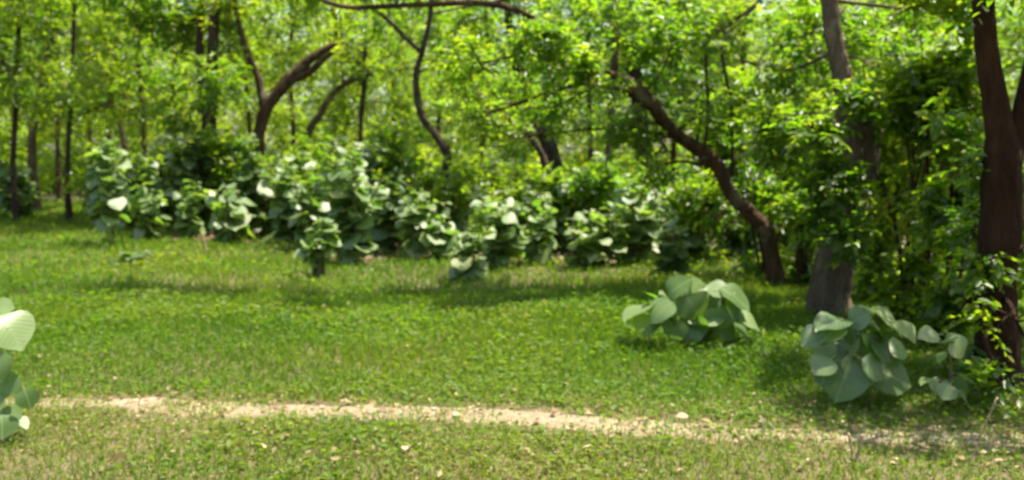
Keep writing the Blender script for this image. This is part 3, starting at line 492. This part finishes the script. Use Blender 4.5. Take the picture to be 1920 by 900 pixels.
plant('broadleaf_shrub', 'low spreading broad leaved shrub alone in the middle of the grass', 'shrub', 1300, 644, [(1197, 582, 95, 185), (1232, 560, 60, 120), (1240, 580, 60, 200), (1320, 590, 75, 185), (1350, 545, 62, 20), (1380, 558, 85, -30), (1360, 615, 62, -20), (1405, 600, 58, -15), (1310, 542, 60, 90), (1270, 536, 70, 70), (1220, 615, 48, 210), (1280, 565, 60, 250), (1285, 602, 60, 270), (1417, 637, 46, -10), (1330, 625, 52, 270), (1340, 575, 60, -60),
       (1255, 597, 56, 230), (1300, 575, 56, 300), (1375, 582, 56, -45), (1265, 618, 50, 250), (1310, 610, 50, 280), (1205, 600, 50, 200), (1390, 620, 50, -30), (1345, 600, 55, 250), (1230, 595, 55, 160), (1295, 628, 40, 260), (1250, 555, 45, 100), (1328, 558, 45, 60)], [(1300, 565), (1245, 580), (1355, 570), (1280, 590), (1385, 600), (1225, 600)], stems=6)
plant('broadleaf_shrub', 'broad leaved shrub beside the shaded end of the footpath', 'shrub', 1600, 754, [(1527, 630, 60, 180), (1560, 602, 78, 160), (1557, 625, 70, 200), (1600, 625, 60, 270), (1590, 648, 62, 250), (1645, 615, 70, -20), (1668, 598, 82, -25), (1612, 596, 52, 60), (1575, 668, 80, 215), (1580, 715, 92, 250), (1668, 703, 105, -8), (1655, 650, 70, -30), (1542, 686, 52, 200), (1546, 704, 42, 240),
       (1700, 622, 60, -40), (1625, 668, 70, 290), (1685, 655, 50, -15), (1605, 690, 62, 270), (1545, 652, 50, 190), (1640, 690, 60, -50), (1585, 612, 45, 120), (1632, 640, 50, -70), (1618, 712, 50, 275)], [(1600, 605), (1575, 640), (1640, 630), (1600, 660), (1635, 680)], stems=5)
plant('broadleaf_plant', 'sparse young plant with few broad leaves left of the forked trunk', 'plant', 1780, 768, [(1765, 642, 46, 150), (1795, 652, 62, -65), (1782, 632, 36, 60), (1742, 627, 48, 170), (1765, 668, 34, 210), (1760, 720, 40, 200), (1797, 726, 52, 270), (1820, 712, 46, -10), (1737, 712, 36, 180), (1810, 746, 44, -30), (1775, 735, 40, 230)], [(1778, 640), (1790, 705), (1762, 715)], stems=3)
plant('broadleaf_plant', 'large leaved plant cut by the picture edge beside the path', 'plant', -30, 815, [(22, 618, 88, -42), (2, 580, 56, 20), (-30, 600, 80, 150), (-15, 640, 80, 250), (3, 722, 66, 275), (52, 748, 44, -55), (20, 778, 52, -20), (-12, 690, 66, -70), (38, 792, 40, -15), (4, 800, 50, -60), (-45, 700, 80, 230), (-60, 640, 70, 190), (-70, 750, 60, 200), (-25, 760, 60, 290)], [(-20, 590), (-25, 680), (0, 755), (-40, 660)], stems=4)
sapling('flattened low plant with greyish leaves lying in the lawn', 245, 500, 470, 62, 6, .22, 'broadd', group=LG, name='broadleaf_plant')
# ---------------------------------------------------------------- small things on the ground
DG = 'dry fallen leaves by the footpath'
lm = single_leaf_mesh(M['dry1'])
for px, py, ln in [(205, 888, .16), (440, 855, .10), (495, 858, .09), (420, 848, .07), (1115, 770, .11), (1290, 790, .12), (1310, 797, .13), (700, 787, .12), (1065, 730, .09), (160, 665 + 95, .08), (545, 840, .1), (640, 770, .08), (1190, 806, .09), (1655, 795, .1), (1040, 792, .1), (330, 750, .1), (1480, 808, .1), (860, 800, .08), (1110, 862, .09), (760, 878, .09)]:
    p = ground(px, py); a = rng.random() * 6.28; o = link('dry_leaf', lm)
    o.matrix_world = frame_mat(p + [0, 0, .045], np.array([math.cos(a), math.sin(a), .15]), np.array([rng.normal() * .5, rng.normal() * .5, 1]), ln * .65, ln * .42)
    tag(o, 'curled pale dry leaf lying on or beside the footpath', 'leaf', DG)
def stalk(label, pts, w, d, side=None):
    W = wpts([(a, b, w) for a, b in pts], d); base = np.array(W[0][:3]); base[2] = float(gz(base[0], base[1])); W[0][2] = base[2] - .01
    t = empty('dry_stalk', base, label, 'stalk'); tb = Tubes(); tb.add(W, 6, 5, .1); tb.build('stem', M['straw'], t, base)
    if side: tb = Tubes(); tb.add(wpts([(a, b, w * .8) for a, b in side], d), 6, 5, .1); tb.build('side_shoot', M['straw'], t, base)
stalk('forked straw coloured dry stalk in the near grass', [(1582, 905), (1600, 868), (1610, 845), (1618, 815)], 6, 4.1, [(1600, 868), (1596, 840), (1591, 812)])
stalk('long thin curving dry grass stem before the forked trunk', [(1808, 905), (1826, 850), (1848, 795), (1870, 745)], 4, 4.1)
stalk('short dry upright stalk among the grass below the path', [(1107, 880), (1107, 860), (1104, 835)], 5, 4.2)
stalk('thin pale stick standing in the lawn left of the twin stem sapling', [(386, 478), (383, 458), (379, 436)], 5, 13.2)
for n_, pts in (('thin hanging vine dangling below the canopy', [(1328, 40), (1324, 120), (1328, 200), (1322, 275)]), ('dark looping vine hanging above the crooked trunk bend', [(1350, 80), (1362, 150), (1372, 200), (1373, 330)])):
    tb = Tubes(); tb.add(wpts([(a, b, 6) for a, b in pts], 9.5), 6, 6, .1); o = tb.build('hanging_vine', M['bark_dark'], None); tag(o, n_, 'vine')
